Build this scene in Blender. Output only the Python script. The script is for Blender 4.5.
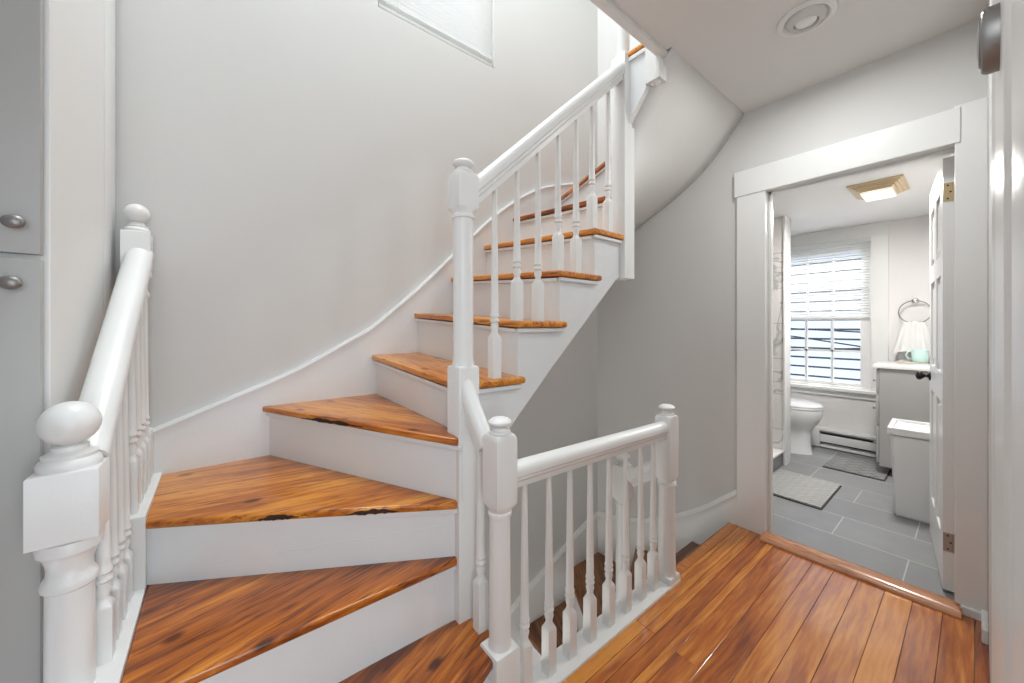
import bpy, bmesh, math, random
from mathutils import Vector, Matrix
random.seed(7)
S = bpy.context.scene
for o in list(bpy.data.objects): bpy.data.objects.remove(o)
PI = math.pi

# ------------------------------------------------------------------ camera, world, lights, exposure
F_PX = 369.5; YAW = 38.45; CY = 326.0; HC = 1.22
cam_data = bpy.data.cameras.new('camera'); cam = bpy.data.objects.new('camera', cam_data)
S.collection.objects.link(cam); S.camera = cam
cam.location = (0, 0, HC); cam.rotation_euler = (PI/2, 0, -math.radians(YAW))
cam_data.sensor_width = 36; cam_data.lens = F_PX/1024*36
cam_data.shift_y = -(341.5-CY)/1024; cam_data.clip_start = 0.01

W = bpy.data.worlds.new('world'); S.world = W; W.use_nodes = True
wn = W.node_tree.nodes; wl = W.node_tree.links
bg = wn['Background']; bg.inputs[0].default_value = (0.80, 0.87, 1.0, 1); bg.inputs[1].default_value = 1.6

def area(name, loc, rot, sx, sy, power, col=(1, 1, 1)):
    d = bpy.data.lights.new(name, 'AREA'); d.shape = 'RECTANGLE'; d.size = sx; d.size_y = sy
    d.energy = power; d.color = col
    o = bpy.data.objects.new(name, d); S.collection.objects.link(o)
    o.location = loc; o.rotation_euler = rot
    return o
area('upper_hall_light', (0.75, 1.35, 4.85), (0, 0, 0), 1.5, 0.9, 58, (0.94, 1.0, 1.03))
area('room_fill_light', (0.0, -1.6, 1.5), (PI/2, 0, 0), 1.6, 1.4, 9, (0.89, 1.0, 1.07))  # added fill behind the camera, stands for no known lamp
area('camera_fill_light', (-.10, -.03, 1.74), (math.radians(86), 0, -math.radians(76)), 0.5, 0.6, 4.4, (0.92, 1.0, 1.04))  # added fill right at the camera, aimed at the landing
area('hall_can_fill', (1.926, .446, 2.480), (0, 0, 0), 0.07, 0.07, 5.5, (0.97, 1.0, 1.0))  # the recessed can is off; this is added fill for floor and ceiling
area('near_doorway_light', (.12, -.30, .70), (PI/2, 0, math.radians(-12)), 0.5, 0.9, 4.0, (0.90, 1.0, 1.06))
area('bath_ceiling_lamp', (3.565, .425, 2.112), (0, 0, 0), 0.24, 0.16, 19, (1.0, 0.98, 0.95))
area('bath_daylight', (5.45, 1.0, 2.85), (0, math.radians(50), 0), 1.0, 1.3, 95, (0.95, 0.98, 1.0))
area('stair_foot_fill', (0.15, 1.55, -1.0), (0, -math.radians(112), 0), 0.8, 0.7, 7, (1, 0.97, 0.93))  # unseen fill added to brighten the wall under the stairs

S.view_settings.view_transform = 'Standard'; S.view_settings.look = 'None'
S.view_settings.exposure = 0.45; S.view_settings.gamma = 1.0
S.view_settings.use_curve_mapping = False

# ------------------------------------------------------------------ materials
def mat(name, col, rough=0.5, metal=0.0, emit=None, es=0.0, bump=0.0, bscale=60, spec=0.5, var=0.0):
    m = bpy.data.materials.new(name); m.use_nodes = True
    n = m.node_tree.nodes; l = m.node_tree.links; b = n['Principled BSDF']
    b.inputs['Base Color'].default_value = (*col, 1); b.inputs['Roughness'].default_value = rough
    b.inputs['Metallic'].default_value = metal; b.inputs['Specular IOR Level'].default_value = spec
    if emit: b.inputs['Emission Color'].default_value = (*emit, 1); b.inputs['Emission Strength'].default_value = es
    tc = n.new('ShaderNodeTexCoord'); nz = n.new('ShaderNodeTexNoise'); nz.inputs['Scale'].default_value = bscale
    nz.inputs['Detail'].default_value = 3
    l.new(tc.outputs['Object'], nz.inputs['Vector'])
    if bump:
        bp = n.new('ShaderNodeBump'); bp.inputs['Strength'].default_value = bump; bp.inputs['Distance'].default_value = 0.002
        l.new(nz.outputs['Fac'], bp.inputs['Height']); l.new(bp.outputs['Normal'], b.inputs['Normal'])
    if var:
        n2 = n.new('ShaderNodeTexNoise'); n2.inputs['Scale'].default_value = 2.2; l.new(tc.outputs['Object'], n2.inputs['Vector'])
        r = n.new('ShaderNodeValToRGB'); r.color_ramp.elements[0].position = .3; r.color_ramp.elements[1].position = .7
        r.color_ramp.elements[0].color = (*[c*(1-var) for c in col], 1); r.color_ramp.elements[1].color = (*col, 1)
        l.new(n2.outputs['Fac'], r.inputs['Fac']); l.new(r.outputs['Color'], b.inputs['Base Color'])
    return m

WHITE = mat('white_gloss_paint', (0.80, 0.80, 0.785), 0.32, bump=0.25, bscale=35)
WHITEB = mat('white_riser_paint', (0.79, 0.805, 0.81), 0.38, bump=0.5, bscale=28, var=0.04)
WALL = mat('grey_wall_paint', (0.66, 0.652, 0.635), 0.75, bump=0.15, bscale=90, var=0.02)
CEIL = mat('ceiling_paint', (0.76, 0.75, 0.73), 0.8, bump=0.35, bscale=40)
BWALL = mat('bath_wall_paint', (0.80, 0.78, 0.765), 0.6, bump=0.1, bscale=90)
BCEIL = mat('bath_ceiling_paint', (0.85, 0.845, 0.835), 0.7, bump=0.3, bscale=30)
CABD_SHADE = mat('cabinet_door_shaded_paint', (0.43, 0.43, 0.415), 0.4, bump=0.1, bscale=50)  # white cupboard doors, darkened so their shade sits in the colour
CABM = mat('cabinet_paint', (0.84, 0.84, 0.82), 0.35, bump=0.1, bscale=50)
GREYCAB = mat('grey_vanity_paint', (0.40, 0.395, 0.385), 0.4)
PORC = mat('porcelain', (0.86, 0.86, 0.85), 0.12)
PLAST = mat('bin_plastic', (0.80, 0.80, 0.79), 0.35)
CHROME = mat('chrome', (0.80, 0.80, 0.80), 0.12, 1.0)
SATIN = mat('satin_nickel', (0.30, 0.295, 0.285), 0.45, 0.85)
BRASS = mat('aged_brass', (0.50, 0.40, 0.24), 0.38, 0.9, bump=0.5, bscale=200)
STEEL = mat('dull_steel', (0.45, 0.43, 0.40), 0.4, 0.9)
BLACK = mat('black_metal', (0.02, 0.02, 0.022), 0.3, 0.4)
DARKGAP = mat('screw_dark', (0.03, 0.03, 0.03), 0.7)
MINT = mat('mint_glaze', (0.62, 0.84, 0.79), 0.3)
CLOTH = mat('white_towel_cloth', (0.84, 0.83, 0.82), 0.95, bump=0.8, bscale=220)
COUNTER = mat('white_counter', (0.86, 0.855, 0.84), 0.2)
SLAT = mat('white_blind_slat', (0.88, 0.88, 0.87), 0.45)
_n = SLAT.node_tree.nodes; _m = _n.new('ShaderNodeMixShader'); _t = _n.new('ShaderNodeBsdfTranslucent'); _t.inputs[0].default_value = (.9, .9, .88, 1); _m.inputs[0].default_value = .5
SLAT.node_tree.links.new(_n['Principled BSDF'].outputs[0], _m.inputs[1]); SLAT.node_tree.links.new(_t.outputs[0], _m.inputs[2]); SLAT.node_tree.links.new(_m.outputs[0], _n['Material Output'].inputs[0])
PAPER = mat('tan_tray', (0.62, 0.57, 0.48), 0.6)
LENS = mat('lamp_diffuser', (0.9, 0.88, 0.82), 0.4, emit=(1.0, 0.93, 0.80), es=0.45)
GOLD = mat('gold_fixture_trim', (0.62, 0.50, 0.33), 0.45, 0.3)
CANWALL = mat('can_light_inside', (0.62, 0.62, 0.60), 0.4)

def glass():
    m = bpy.data.materials.new('window_glass'); m.use_nodes = True
    n = m.node_tree.nodes; l = m.node_tree.links; n.clear()
    o = n.new('ShaderNodeOutputMaterial'); mx = n.new('ShaderNodeMixShader')
    t = n.new('ShaderNodeBsdfTransparent'); g = n.new('ShaderNodeBsdfGlossy'); g.inputs['Roughness'].default_value = 0.03
    mx.inputs[0].default_value = 0.05; l.new(t.outputs[0], mx.inputs[1]); l.new(g.outputs[0], mx.inputs[2])
    l.new(mx.outputs[0], o.inputs[0]); return m
GLASS = glass()

def wood(name, dark, mid, light, rough=0.25, attr=False, sy=16, knots=True, coat=0.3):
    """long-grained varnished pine: the grain runs along the object's own X"""
    m = bpy.data.materials.new(name); m.use_nodes = True
    n = m.node_tree.nodes; l = m.node_tree.links; b = n['Principled BSDF']
    tc = n.new('ShaderNodeTexCoord'); add = n.new('ShaderNodeVectorMath'); add.operation = 'ADD'
    l.new(tc.outputs['Object'], add.inputs[0])
    if attr:
        at = n.new('ShaderNodeAttribute'); at.attribute_name = 'board'
        sc = n.new('ShaderNodeVectorMath'); sc.operation = 'SCALE'; sc.inputs['Scale'].default_value = 37.0
        l.new(at.outputs['Vector'], sc.inputs[0]); l.new(sc.outputs[0], add.inputs[1]); rnd = at.outputs['Fac']
    else:
        oi = n.new('ShaderNodeObjectInfo'); mu = n.new('ShaderNodeMath'); mu.operation = 'MULTIPLY'; mu.inputs[1].default_value = 31
        l.new(oi.outputs['Random'], mu.inputs[0]); cb = n.new('ShaderNodeCombineXYZ')
        for i in range(3): l.new(mu.outputs[0], cb.inputs[i])
        l.new(cb.outputs[0], add.inputs[1]); rnd = oi.outputs['Random']
    # warp a bit
    wz = n.new('ShaderNodeTexNoise'); wz.inputs['Scale'].default_value = 2.5; l.new(add.outputs[0], wz.inputs['Vector'])
    ws = n.new('ShaderNodeVectorMath'); ws.operation = 'SCALE'; ws.inputs['Scale'].default_value = 0.035
    l.new(wz.outputs['Color'], ws.inputs[0]); wa = n.new('ShaderNodeVectorMath'); wa.operation = 'ADD'
    l.new(add.outputs[0], wa.inputs[0]); l.new(ws.outputs[0], wa.inputs[1])
    def nz(scale, detail, vx, vy):
        mp = n.new('ShaderNodeMapping'); mp.inputs['Scale'].default_value = (vx, vy, vy); l.new(wa.outputs[0], mp.inputs['Vector'])
        t = n.new('ShaderNodeTexNoise'); t.inputs['Scale'].default_value = scale; t.inputs['Detail'].default_value = detail
        l.new(mp.outputs[0], t.inputs['Vector']); return t
    a = nz(1.0, 5, 1.6, sy*1.3); c = nz(1.0, 4, 5, sy*5); d = nz(1.0, 2, 1.5, 4)
    mix = n.new('ShaderNodeMath'); mix.operation = 'MULTIPLY_ADD'; mix.inputs[1].default_value = 0.5
    l.new(c.outputs['Fac'], mix.inputs[0]); h = n.new('ShaderNodeMath'); h.operation = 'MULTIPLY'; h.inputs[1].default_value = 0.5
    l.new(a.outputs['Fac'], h.inputs[0]); l.new(h.outputs[0], mix.inputs[2])
    mix2 = n.new('ShaderNodeMath'); mix2.operation = 'MULTIPLY_ADD'; mix2.inputs[1].default_value = 0.28 if attr else 0.55
    l.new(d.outputs['Fac'], mix2.inputs[0]); l.new(mix.outputs[0], mix2.inputs[2])
    sub = n.new('ShaderNodeMath'); sub.operation = 'MULTIPLY_ADD'; sub.inputs[1].default_value = 0.34 if attr else 0.22
    l.new(rnd, sub.inputs[0]); l.new(mix2.outputs[0], sub.inputs[2])
    r = n.new('ShaderNodeValToRGB'); e = r.color_ramp.elements
    sh = -.055 if attr else 0
    e[0].position = 0.66+sh; e[0].color = (*dark, 1); e[1].position = 1.05+sh; e[1].color = (*light, 1)
    k = e.new(0.84+sh); k.color = (*mid, 1)
    l.new(sub.outputs[0], r.inputs['Fac'])
    out = r.outputs['Color']
    # fine dark streaks
    s = nz(1.0, 3, 9, sy*6.5); sr = n.new('ShaderNodeValToRGB')
    sr.color_ramp.elements[0].position = 0.57; sr.color_ramp.elements[0].color = (1, 1, 1, 1)
    sr.color_ramp.elements[1].position = 0.655; sr.color_ramp.elements[1].color = (0.30, 0.22, 0.16, 1)
    l.new(s.outputs['Fac'], sr.inputs['Fac'])
    mm = n.new('ShaderNodeMix'); mm.data_type = 'RGBA'; mm.blend_type = 'MULTIPLY'; mm.inputs['Factor'].default_value = 0.18 if attr else 0.75
    l.new(out, mm.inputs['A']); l.new(sr.outputs['Color'], mm.inputs['B']); out = mm.outputs['Result']
    if knots:
        mp = n.new('ShaderNodeMapping'); mp.inputs['Scale'].default_value = (4.5, 8.0, 8.0); l.new(wa.outputs[0], mp.inputs['Vector'])
        v = n.new('ShaderNodeTexVoronoi'); v.inputs['Scale'].default_value = 1.0; l.new(mp.outputs[0], v.inputs['Vector'])
        kr = n.new('ShaderNodeValToRGB'); kr.color_ramp.elements[0].position = 0.07; kr.color_ramp.elements[0].color = (0.16, 0.08, 0.05, 1)
        kr.color_ramp.elements[1].position = 0.15; kr.color_ramp.elements[1].color = (1, 1, 1, 1)
        l.new(v.outputs['Distance'], kr.inputs['Fac'])
        m2 = n.new('ShaderNodeMix'); m2.data_type = 'RGBA'; m2.blend_type = 'MULTIPLY'; m2.inputs['Factor'].default_value = 0.9
        l.new(out, m2.inputs['A']); l.new(kr.outputs['Color'], m2.inputs['B']); out = m2.outputs['Result']
    l.new(out, b.inputs['Base Color']); b.inputs['Roughness'].default_value = rough
    b.inputs['Coat Weight'].default_value = coat; b.inputs['Coat Roughness'].default_value = 0.12
    bp = n.new('ShaderNodeBump'); bp.inputs['Strength'].default_value = 0.25; bp.inputs['Distance'].default_value = 0.002
    l.new(a.outputs['Fac'], bp.inputs['Height']); l.new(bp.outputs['Normal'], b.inputs['Normal'])
    l.new(bp.outputs['Normal'], b.inputs['Coat Normal'])
    return m
TREAD = wood('varnished_pine_tread', (0.15, 0.030, 0.004), (0.45, 0.120, 0.010), (0.70, 0.27, 0.030), 0.3)
FLOORW = wood('varnished_pine_floor', (0.19, 0.036, 0.005), (0.42, 0.108, 0.010), (0.68, 0.26, 0.034), 0.22, attr=True, sy=14, knots=False, coat=0.85)
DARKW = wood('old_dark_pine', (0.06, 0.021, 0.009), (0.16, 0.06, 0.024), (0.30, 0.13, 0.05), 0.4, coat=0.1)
THRESH = wood('threshold_oak', (0.20, 0.070, 0.025), (0.36, 0.14, 0.055), (0.50, 0.22, 0.10), 0.25, knots=False)

def tilemat():
    m = bpy.data.materials.new('grey_floor_tile'); m.use_nodes = True
    n = m.node_tree.nodes; l = m.node_tree.links; b = n['Principled BSDF']
    tc = n.new('ShaderNodeTexCoord'); mp = n.new('ShaderNodeMapping')
    # brick rows run along world Y: swap axes
    mp.inputs['Rotation'].default_value = (0, 0, PI/2); mp.inputs['Location'].default_value = (0.222, -2.20, 0)
    l.new(tc.outputs['Object'], mp.inputs['Vector'])
    br = n.new('ShaderNodeTexBrick'); br.inputs['Scale'].default_value = 1.0; br.inputs['Brick Width'].default_value = 0.62
    br.inputs['Row Height'].default_value = 0.31; br.inputs['Mortar Size'].default_value = 0.0028; br.offset = 0.5
    br.inputs['Color1'].default_value = (0.235, 0.24, 0.245, 1); br.inputs['Color2'].default_value = (0.275, 0.28, 0.283, 1)
    br.inputs['Mortar'].default_value = (0.50, 0.49, 0.475, 1)
    l.new(mp.outputs[0], br.inputs['Vector'])
    nz = n.new('ShaderNodeTexNoise'); nz.inputs['Scale'].default_value = 7; l.new(tc.outputs['Object'], nz.inputs['Vector'])
    mx = n.new('ShaderNodeMix'); mx.data_type = 'RGBA'; mx.blend_type = 'OVERLAY'; mx.inputs['Factor'].default_value = 0.2
    l.new(br.outputs['Color'], mx.inputs['A']); l.new(nz.outputs['Color'], mx.inputs['B']); 
    hs = n.new('ShaderNodeHueSaturation'); hs.inputs['Saturation'].default_value = 0.35; l.new(mx.outputs['Result'], hs.inputs['Color'])
    l.new(hs.outputs['Color'], b.inputs['Base Color'])
    b.inputs['Roughness'].default_value = 0.38; return m
TILE = tilemat()
def marble():
    m = bpy.data.materials.new('veined_marble_tile'); m.use_nodes = True
    n = m.node_tree.nodes; l = m.node_tree.links; b = n['Principled BSDF']
    tc = n.new('ShaderNodeTexCoord'); nz = n.new('ShaderNodeTexNoise'); nz.inputs['Scale'].default_value = 2.0
    nz.inputs['Detail'].default_value = 6; nz.inputs['Distortion'].default_value = 1.5
    l.new(tc.outputs['Object'], nz.inputs['Vector'])
    sb = n.new('ShaderNodeMath'); sb.operation = 'SUBTRACT'; sb.inputs[1].default_value = 0.5; l.new(nz.outputs['Fac'], sb.inputs[0])
    ab = n.new('ShaderNodeMath'); ab.operation = 'ABSOLUTE'; l.new(sb.outputs[0], ab.inputs[0])
    r = n.new('ShaderNodeValToRGB'); r.color_ramp.elements[0].position = 0.0; r.color_ramp.elements[0].color = (0.42, 0.41, 0.41, 1)
    r.color_ramp.elements[1].position = 0.03; r.color_ramp.elements[1].color = (0.74, 0.72, 0.70, 1)
    l.new(ab.outputs[0], r.inputs['Fac'])
    sp = n.new('ShaderNodeSeparateXYZ'); l.new(tc.outputs['Object'], sp.inputs[0])
    md = n.new('ShaderNodeMath'); md.operation = 'MODULO'; md.inputs[1].default_value = 0.31; l.new(sp.outputs['Z'], md.inputs[0])
    lt = n.new('ShaderNodeMath'); lt.operation = 'LESS_THAN'; lt.inputs[1].default_value = 0.006; l.new(md.outputs[0], lt.inputs[0])
    mx = n.new('ShaderNodeMix'); mx.data_type = 'RGBA'; l.new(lt.outputs[0], mx.inputs['Factor']); l.new(r.outputs['Color'], mx.inputs['A'])
    mx.inputs['B'].default_value = (0.45, 0.43, 0.42, 1); l.new(mx.outputs['Result'], b.inputs['Base Color'])
    b.inputs['Roughness'].default_value = 0.2; return m
MARBLE = marble()
DTILE = mat('dark_curb_tile', (0.16, 0.165, 0.17), 0.35)
def rugmat(name, c1, c2, sx, rough=0.9):
    m = bpy.data.materials.new(name); m.use_nodes = True
    n = m.node_tree.nodes; l = m.node_tree.links; b = n['Principled BSDF']
    tc = n.new('ShaderNodeTexCoord'); mp = n.new('ShaderNodeMapping'); mp.inputs['Rotation'].default_value = (0, 0, PI/4)
    l.new(tc.outputs['Object'], mp.inputs['Vector'])
    br = n.new('ShaderNodeTexBrick'); br.inputs['Scale'].default_value = sx; br.inputs['Mortar Size'].default_value = 0.045
    br.inputs['Brick Width'].default_value = 0.9; br.inputs['Row Height'].default_value = 0.45
    br.inputs['Color1'].default_value = (*c1, 1); br.inputs['Color2'].default_value = (*[x*.93 for x in c1], 1); br.inputs['Mortar'].default_value = (*c2, 1)
    l.new(mp.outputs[0], br.inputs['Vector']); l.new(br.outputs['Color'], b.inputs['Base Color'])
    bp = n.new('ShaderNodeBump'); bp.inputs['Strength'].default_value = 0.6; bp.inputs['Distance'].default_value = 0.004
    l.new(br.outputs['Fac'], bp.inputs['Height']); bp.invert = True; l.new(bp.outputs['Normal'], b.inputs['Normal'])
    b.inputs['Roughness'].default_value = rough; return m
MAT1 = rugmat('grey_bath_mat', (0.43, 0.43, 0.415), (0.33, 0.33, 0.32), 14)
MAT2 = rugmat('dark_grey_rug', (0.25, 0.245, 0.235), (0.17, 0.165, 0.16), 7)
EDGE = mat('mat_edge', (0.06, 0.06, 0.062), 0.8)

# ------------------------------------------------------------------ helpers
def link(name, bm, m, parent=None, smooth=False, auto=None):
    me = bpy.data.meshes.new(name); bmesh.ops.recalc_face_normals(bm, faces=bm.faces); bm.to_mesh(me); bm.free()
    for x in (m if isinstance(m, (list, tuple)) else [m]): me.materials.append(x)
    if smooth or auto:
        for p in me.polygons: p.use_smooth = True
    o = bpy.data.objects.new(name, me); S.collection.objects.link(o)
    if auto:
        try: me.set_sharp_from_angle(angle=math.radians(auto))
        except Exception: pass
    if parent: o.parent = parent
    return o
def tag(o, label=None, cat=None, group=None, kind=None):
    if label: o['label'] = label
    if cat: o['category'] = cat
    if group: o['group'] = group
    if kind: o['kind'] = kind
    return o
def thing(name, label, cat, loc=(0, 0, 0), group=None):
    o = bpy.data.objects.new(name, None); o.empty_display_size = 0.1; S.collection.objects.link(o); o.location = loc
    return tag(o, label, cat, group)
def keep(parent, *objs):   # parent while keeping world-coordinates geometry
    for o in objs:
        o.parent = parent; o.matrix_parent_inverse = Matrix.Translation(-Vector(parent.location))
def box(bm, x0, x1, y0, y1, z0, z1, bev=0.0, mi=0):
    r = bmesh.ops.create_cube(bm, size=1); vs = r['verts']
    for v in vs:
        v.co = Vector(((x0+x1)/2+v.co.x*abs(x1-x0), (y0+y1)/2+v.co.y*abs(y1-y0), (z0+z1)/2+v.co.z*abs(z1-z0)))
    fs = set(f for v in vs for f in v.link_faces)
    for f in fs: f.material_index = mi
    if bev:
        es = list(set(e for v in vs for e in v.link_edges))
        bmesh.ops.bevel(bm, geom=es, offset=bev, segments=2, affect='EDGES', profile=0.6)
def B(name, x0, x1, y0, y1, z0, z1, m, parent=None, bev=0.0):
    bm = bmesh.new(); box(bm, x0, x1, y0, y1, z0, z1, bev); o = link(name, bm, m, None, auto=40 if bev else None)
    if parent: keep(parent, o)
    return o
def prism(bm, pts, vec, mi=0):
    """polygon pts (3D) extruded by vec"""
    a = [bm.verts.new(p) for p in pts]; b = [bm.verts.new(Vector(p)+Vector(vec)) for p in pts]
    n = len(pts); fs = [bm.faces.new(a), bm.faces.new(b[::-1])]
    for i in range(n): fs.append(bm.faces.new((a[i], a[(i+1) % n], b[(i+1) % n], b[i])))
    for f in fs: f.material_index = mi
    return a+b
def P(name, pts, vec, m, parent=None, bev=0.0):
    bm = bmesh.new(); prism(bm, pts, vec)
    bmesh.ops.recalc_face_normals(bm, faces=bm.faces)
    if bev: bmesh.ops.bevel(bm, geom=list(bm.edges), offset=bev, segments=2, affect='EDGES')
    o = link(name, bm, m, None, auto=40 if bev else None)
    if parent: keep(parent, o)
    return o
def struct(o, label=None, cat=None):
    o['kind'] = 'structure'
    if label: o['label'] = label
    if cat: o['category'] = cat
    return o
def section(z, r, sq, n=32, rot=0.0, cx=0, cy=0):
    """ring of n points: circle of radius r (sq=0) up to a square of half-width r (sq=1)"""
    out = []
    for i in range(n):
        t = 2*PI*i/n; c, s = math.cos(t), math.sin(t)
        q = 1.0/max(abs(c), abs(s)); k = 1+(q-1)*sq
        out.append((cx+r*k*c, cy+r*k*s, z))
    return out
def loft(bm, secs, n=32, cx=0, cy=0, cap=True):
    rings = [[bm.verts.new(p) for p in section(z, r, sq, n, cx=cx, cy=cy)] for z, r, sq in secs]
    for a, b in zip(rings, rings[1:]):
        for i in range(n): bm.faces.new((a[i], a[(i+1) % n], b[(i+1) % n], b[i]))
    if cap: bm.faces.new(rings[0][::-1]); bm.faces.new(rings[-1])
def sweep(bm, path, prof, up=Vector((0, 0, 1)), cap=True):
    """profile (side, up) swept along a path, kept plumb"""
    path = [Vector(p) for p in path]; rings = []
    for i, p in enumerate(path):
        d = (path[min(i+1, len(path)-1)]-path[max(i-1, 0)]).normalized()
        s = d.cross(up).normalized(); u = s.cross(d).normalized()
        rings.append([bm.verts.new(p+s*a+u*b) for a, b in prof])
    n = len(prof)
    for a, b in zip(rings, rings[1:]):
        for i in range(n): bm.faces.new((a[i], a[(i+1) % n], b[(i+1) % n], b[i]))
    if cap: bm.faces.new(rings[0][::-1]); bm.faces.new(rings[-1])
RAILP = []
def railprof(w, h):
    p = []
    for i in range(13):
        t = PI*i/12; p.append((math.cos(t)*w/2, -h*0.38+math.sin(t)*h*0.38))
    p = p[::-1]
    # from left-bottom of the dome round underside to the right
    low = [(w/2, -h*0.52), (w*0.40, -h*0.60), (w*0.40, -h*0.70), (w*0.30, -h*0.80), (w*0.30, -h), (-w*0.30, -h),
           (-w*0.30, -h*0.80), (-w*0.40, -h*0.70), (-w*0.40, -h*0.60), (-w/2, -h*0.52)]
    return p+low
def rail(name, path, w, h, m, parent):
    bm = bmesh.new(); sweep(bm, path, railprof(w, h)); o = link(name, bm, m, None, auto=35); keep(parent, o); return o
def tube(bm, path, r, n=10, cap=True):
    path = [Vector(p) for p in path]; rings = []
    for i, p in enumerate(path):
        d = (path[min(i+1, len(path)-1)]-path[max(i-1, 0)]).normalized()
        a = d.orthogonal().normalized() if i == 0 else (pa-d*pa.dot(d)).normalized()
        pa = a; b = d.cross(a)
        rr = r[i] if isinstance(r, (list, tuple)) else r
        rings.append([bm.verts.new(p+(a*math.cos(2*PI*k/n)+b*math.sin(2*PI*k/n))*rr) for k in range(n)])
    for a, b in zip(rings, rings[1:]):
        for k in range(n): bm.faces.new((a[k], a[(k+1) % n], b[(k+1) % n], b[k]))
    if cap: bm.faces.new(rings[0][::-1]); bm.faces.new(rings[-1])

def baluster(x, y, z0, z1, parent, s=0.0185, hb=0.155):
    """square foot, turned rings, long tapering round shaft"""
    h = z1-z0
    secs = [(0, s, 1), (hb, s, 1), (hb+0.007, s*0.96, .72), (hb+0.018, s*0.74, 0.05), (hb+0.026, s*0.62, 0), (hb+0.046, s*0.88, 0),
            (hb+0.058, s*0.66, 0), (hb+0.064, s*0.94, 0), (hb+0.070, s*0.94, 0), (hb+0.077, s*0.66, 0),
            (hb+0.084, s*0.94, 0), (hb+0.090, s*0.90, 0), (hb+0.095, s*0.80, 0), (h*0.5, s*0.74, 0), (h, s*0.50, 0)]
    bm = bmesh.new(); loft(bm, [(z0+a, b, c) for a, b, c in secs], n=24, cx=x, cy=y)
    o = link('baluster', bm, WHITE, None, auto=38); keep(parent, o); return o
def newel(x, y, zbot, zblk0, zblk1, ztop, s, rs, parent, zbase=None, sbase=None, style=0, name='newel_post'):
    """zbase: top of the square base; block zblk0..zblk1; cap up to ztop"""
    h = s; sb = sbase or s; zb = zbase if zbase is not None else zbot+0.1
    bm = bmesh.new()
    secs = [(zbot, sb, 1), (zb-0.006, sb, 1), (zb, sb*0.97, .9), (zb+0.004, rs*1.10, .0), (zb+0.02, rs*1.04, 0), (zb+0.03, rs, 0)]
    if style == 1:
        secs += [(zblk0-0.110, rs*0.98, 0), (zblk0-0.104, rs*1.14, 0), (zblk0-0.095, rs*1.18, 0), (zblk0-0.086, rs*1.10, 0), (zblk0-0.077, rs*0.94, 0),
                 (zblk0-0.060, rs*0.93, 0), (zblk0-0.040, rs*1.08, 0), (zblk0-0.033, rs*1.18, 0), (zblk0-0.028, rs*1.32, 0), (zblk0-0.012, rs*1.36, 0), (zblk0-0.004, rs*1.30, 0), (zblk0, rs*1.05, .2)]
        secs += [(zblk0+0.001, h, 1), (zblk1-0.003, h, 1), (zblk1, h*.97, .98)]
        hh = ztop-zblk1
        secs += [(zblk1+0.002, h*0.94, 0), (zblk1+hh*.08, h*.96, 0), (zblk1+hh*.13, h*.90, 0), (zblk1+hh*.16, h*.80, 0), (zblk1+hh*.22, h*.82, 0), (zblk1+hh*.27, h*.56, 0), (zblk1+hh*.34, h*.56, 0)]
        c = zblk1+hh*.67; rv = hh*.33; rr = h*.93
        for k in range(1, 12):
            t = -PI/2+PI*(k+.4)/12.4; secs.append((c+math.sin(t)*rv, math.cos(t)*rr, 0))
    else:
        secs += [(zblk0-0.022, rs*0.97, 0), (zblk0-0.018, rs*1.10, 0), (zblk0-0.008, rs*1.10, 0), (zblk0-0.004, rs*1.0, 0), (zblk0+0.002, rs*1.05, .2),
                 (zblk0+0.006, h*0.94, .45), (zblk0+0.014, h*.99, .85), (zblk0+0.020, h, 1), (zblk1-0.020, h, 1), (zblk1-0.011, h, .86), (zblk1-0.003, h*.98, .55), (zblk1, h*.80, 0)]
        hh = ztop-zblk1; c = zblk1+hh*.68; rv = hh*.32; rr = h*.94
        secs += [(zblk1+hh*.04, h*.90, 0), (zblk1+hh*.14, h*.86, 0), (zblk1+hh*.20, h*.66, 0), (zblk1+hh*.32, h*.62, 0)]
        for k in range(1, 10):
            t = -PI/2+PI*(k+.9)/10.9; secs.append((c+math.sin(t)*rv, math.cos(t)*rr, 0))
    loft(bm, secs, n=40, cx=x, cy=y)
    o = link(name, bm, WHITE, None, auto=32); keep(parent, o); return o

# ================================================================== THE SETTING
XW = 2.50      # wall with the bathroom doorway
YW = 1.99      # wall with the stair window
XL = -0.30
def wall_prism_x(name, x, t, pts, m):      # wall at x with polygon in (y,z)
    return struct(P(name, [(x, a, b) for a, b in pts], (t, 0, 0), m))
# doorway wall: pieces round the opening, hall side x=2.50, bath side 2.60
OY0, OY1, OZ = 0.061, 0.763, 2.005
bm = bmesh.new()
box(bm, XW, XW+.10, OY1+.018, YW+.1, -2.9, 5.2); box(bm, XW, XW+.10, OY0-.018, OY1+.018, OZ+.018, 5.2); box(bm, XW, XW+.10, OY0-.018, OY1+.018, -2.9, -0.052)
box(bm, XW, XW+.10, -0.20, OY0-.018, -2.9, 5.2)
struct(link('wall_right', bm, WALL))
# stair window wall with its upper window opening
WX0, WX1, WZ0, WZ1 = 0.667, 1.43, 2.925, 4.2
bm = bmesh.new()
box(bm, XL-.1, WX0, YW, YW+.14, -2.9, 5.2); box(bm, WX1, XW, YW, YW+.14, -2.9, 5.2)
box(bm, WX0, WX1, YW, YW+.14, -2.9, WZ0); box(bm, WX0, WX1, YW, YW+.14, WZ1, 5.2)
struct(link('wall_back', bm, WALL))
bm = bmesh.new(); box(bm, -1.6, XL, YW, YW+.14, -2.9, 5.2); box(bm, XL-.1, XL, .95, YW, 2.62, 5.2)
struct(link('wall_left', bm, WALL))
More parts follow.
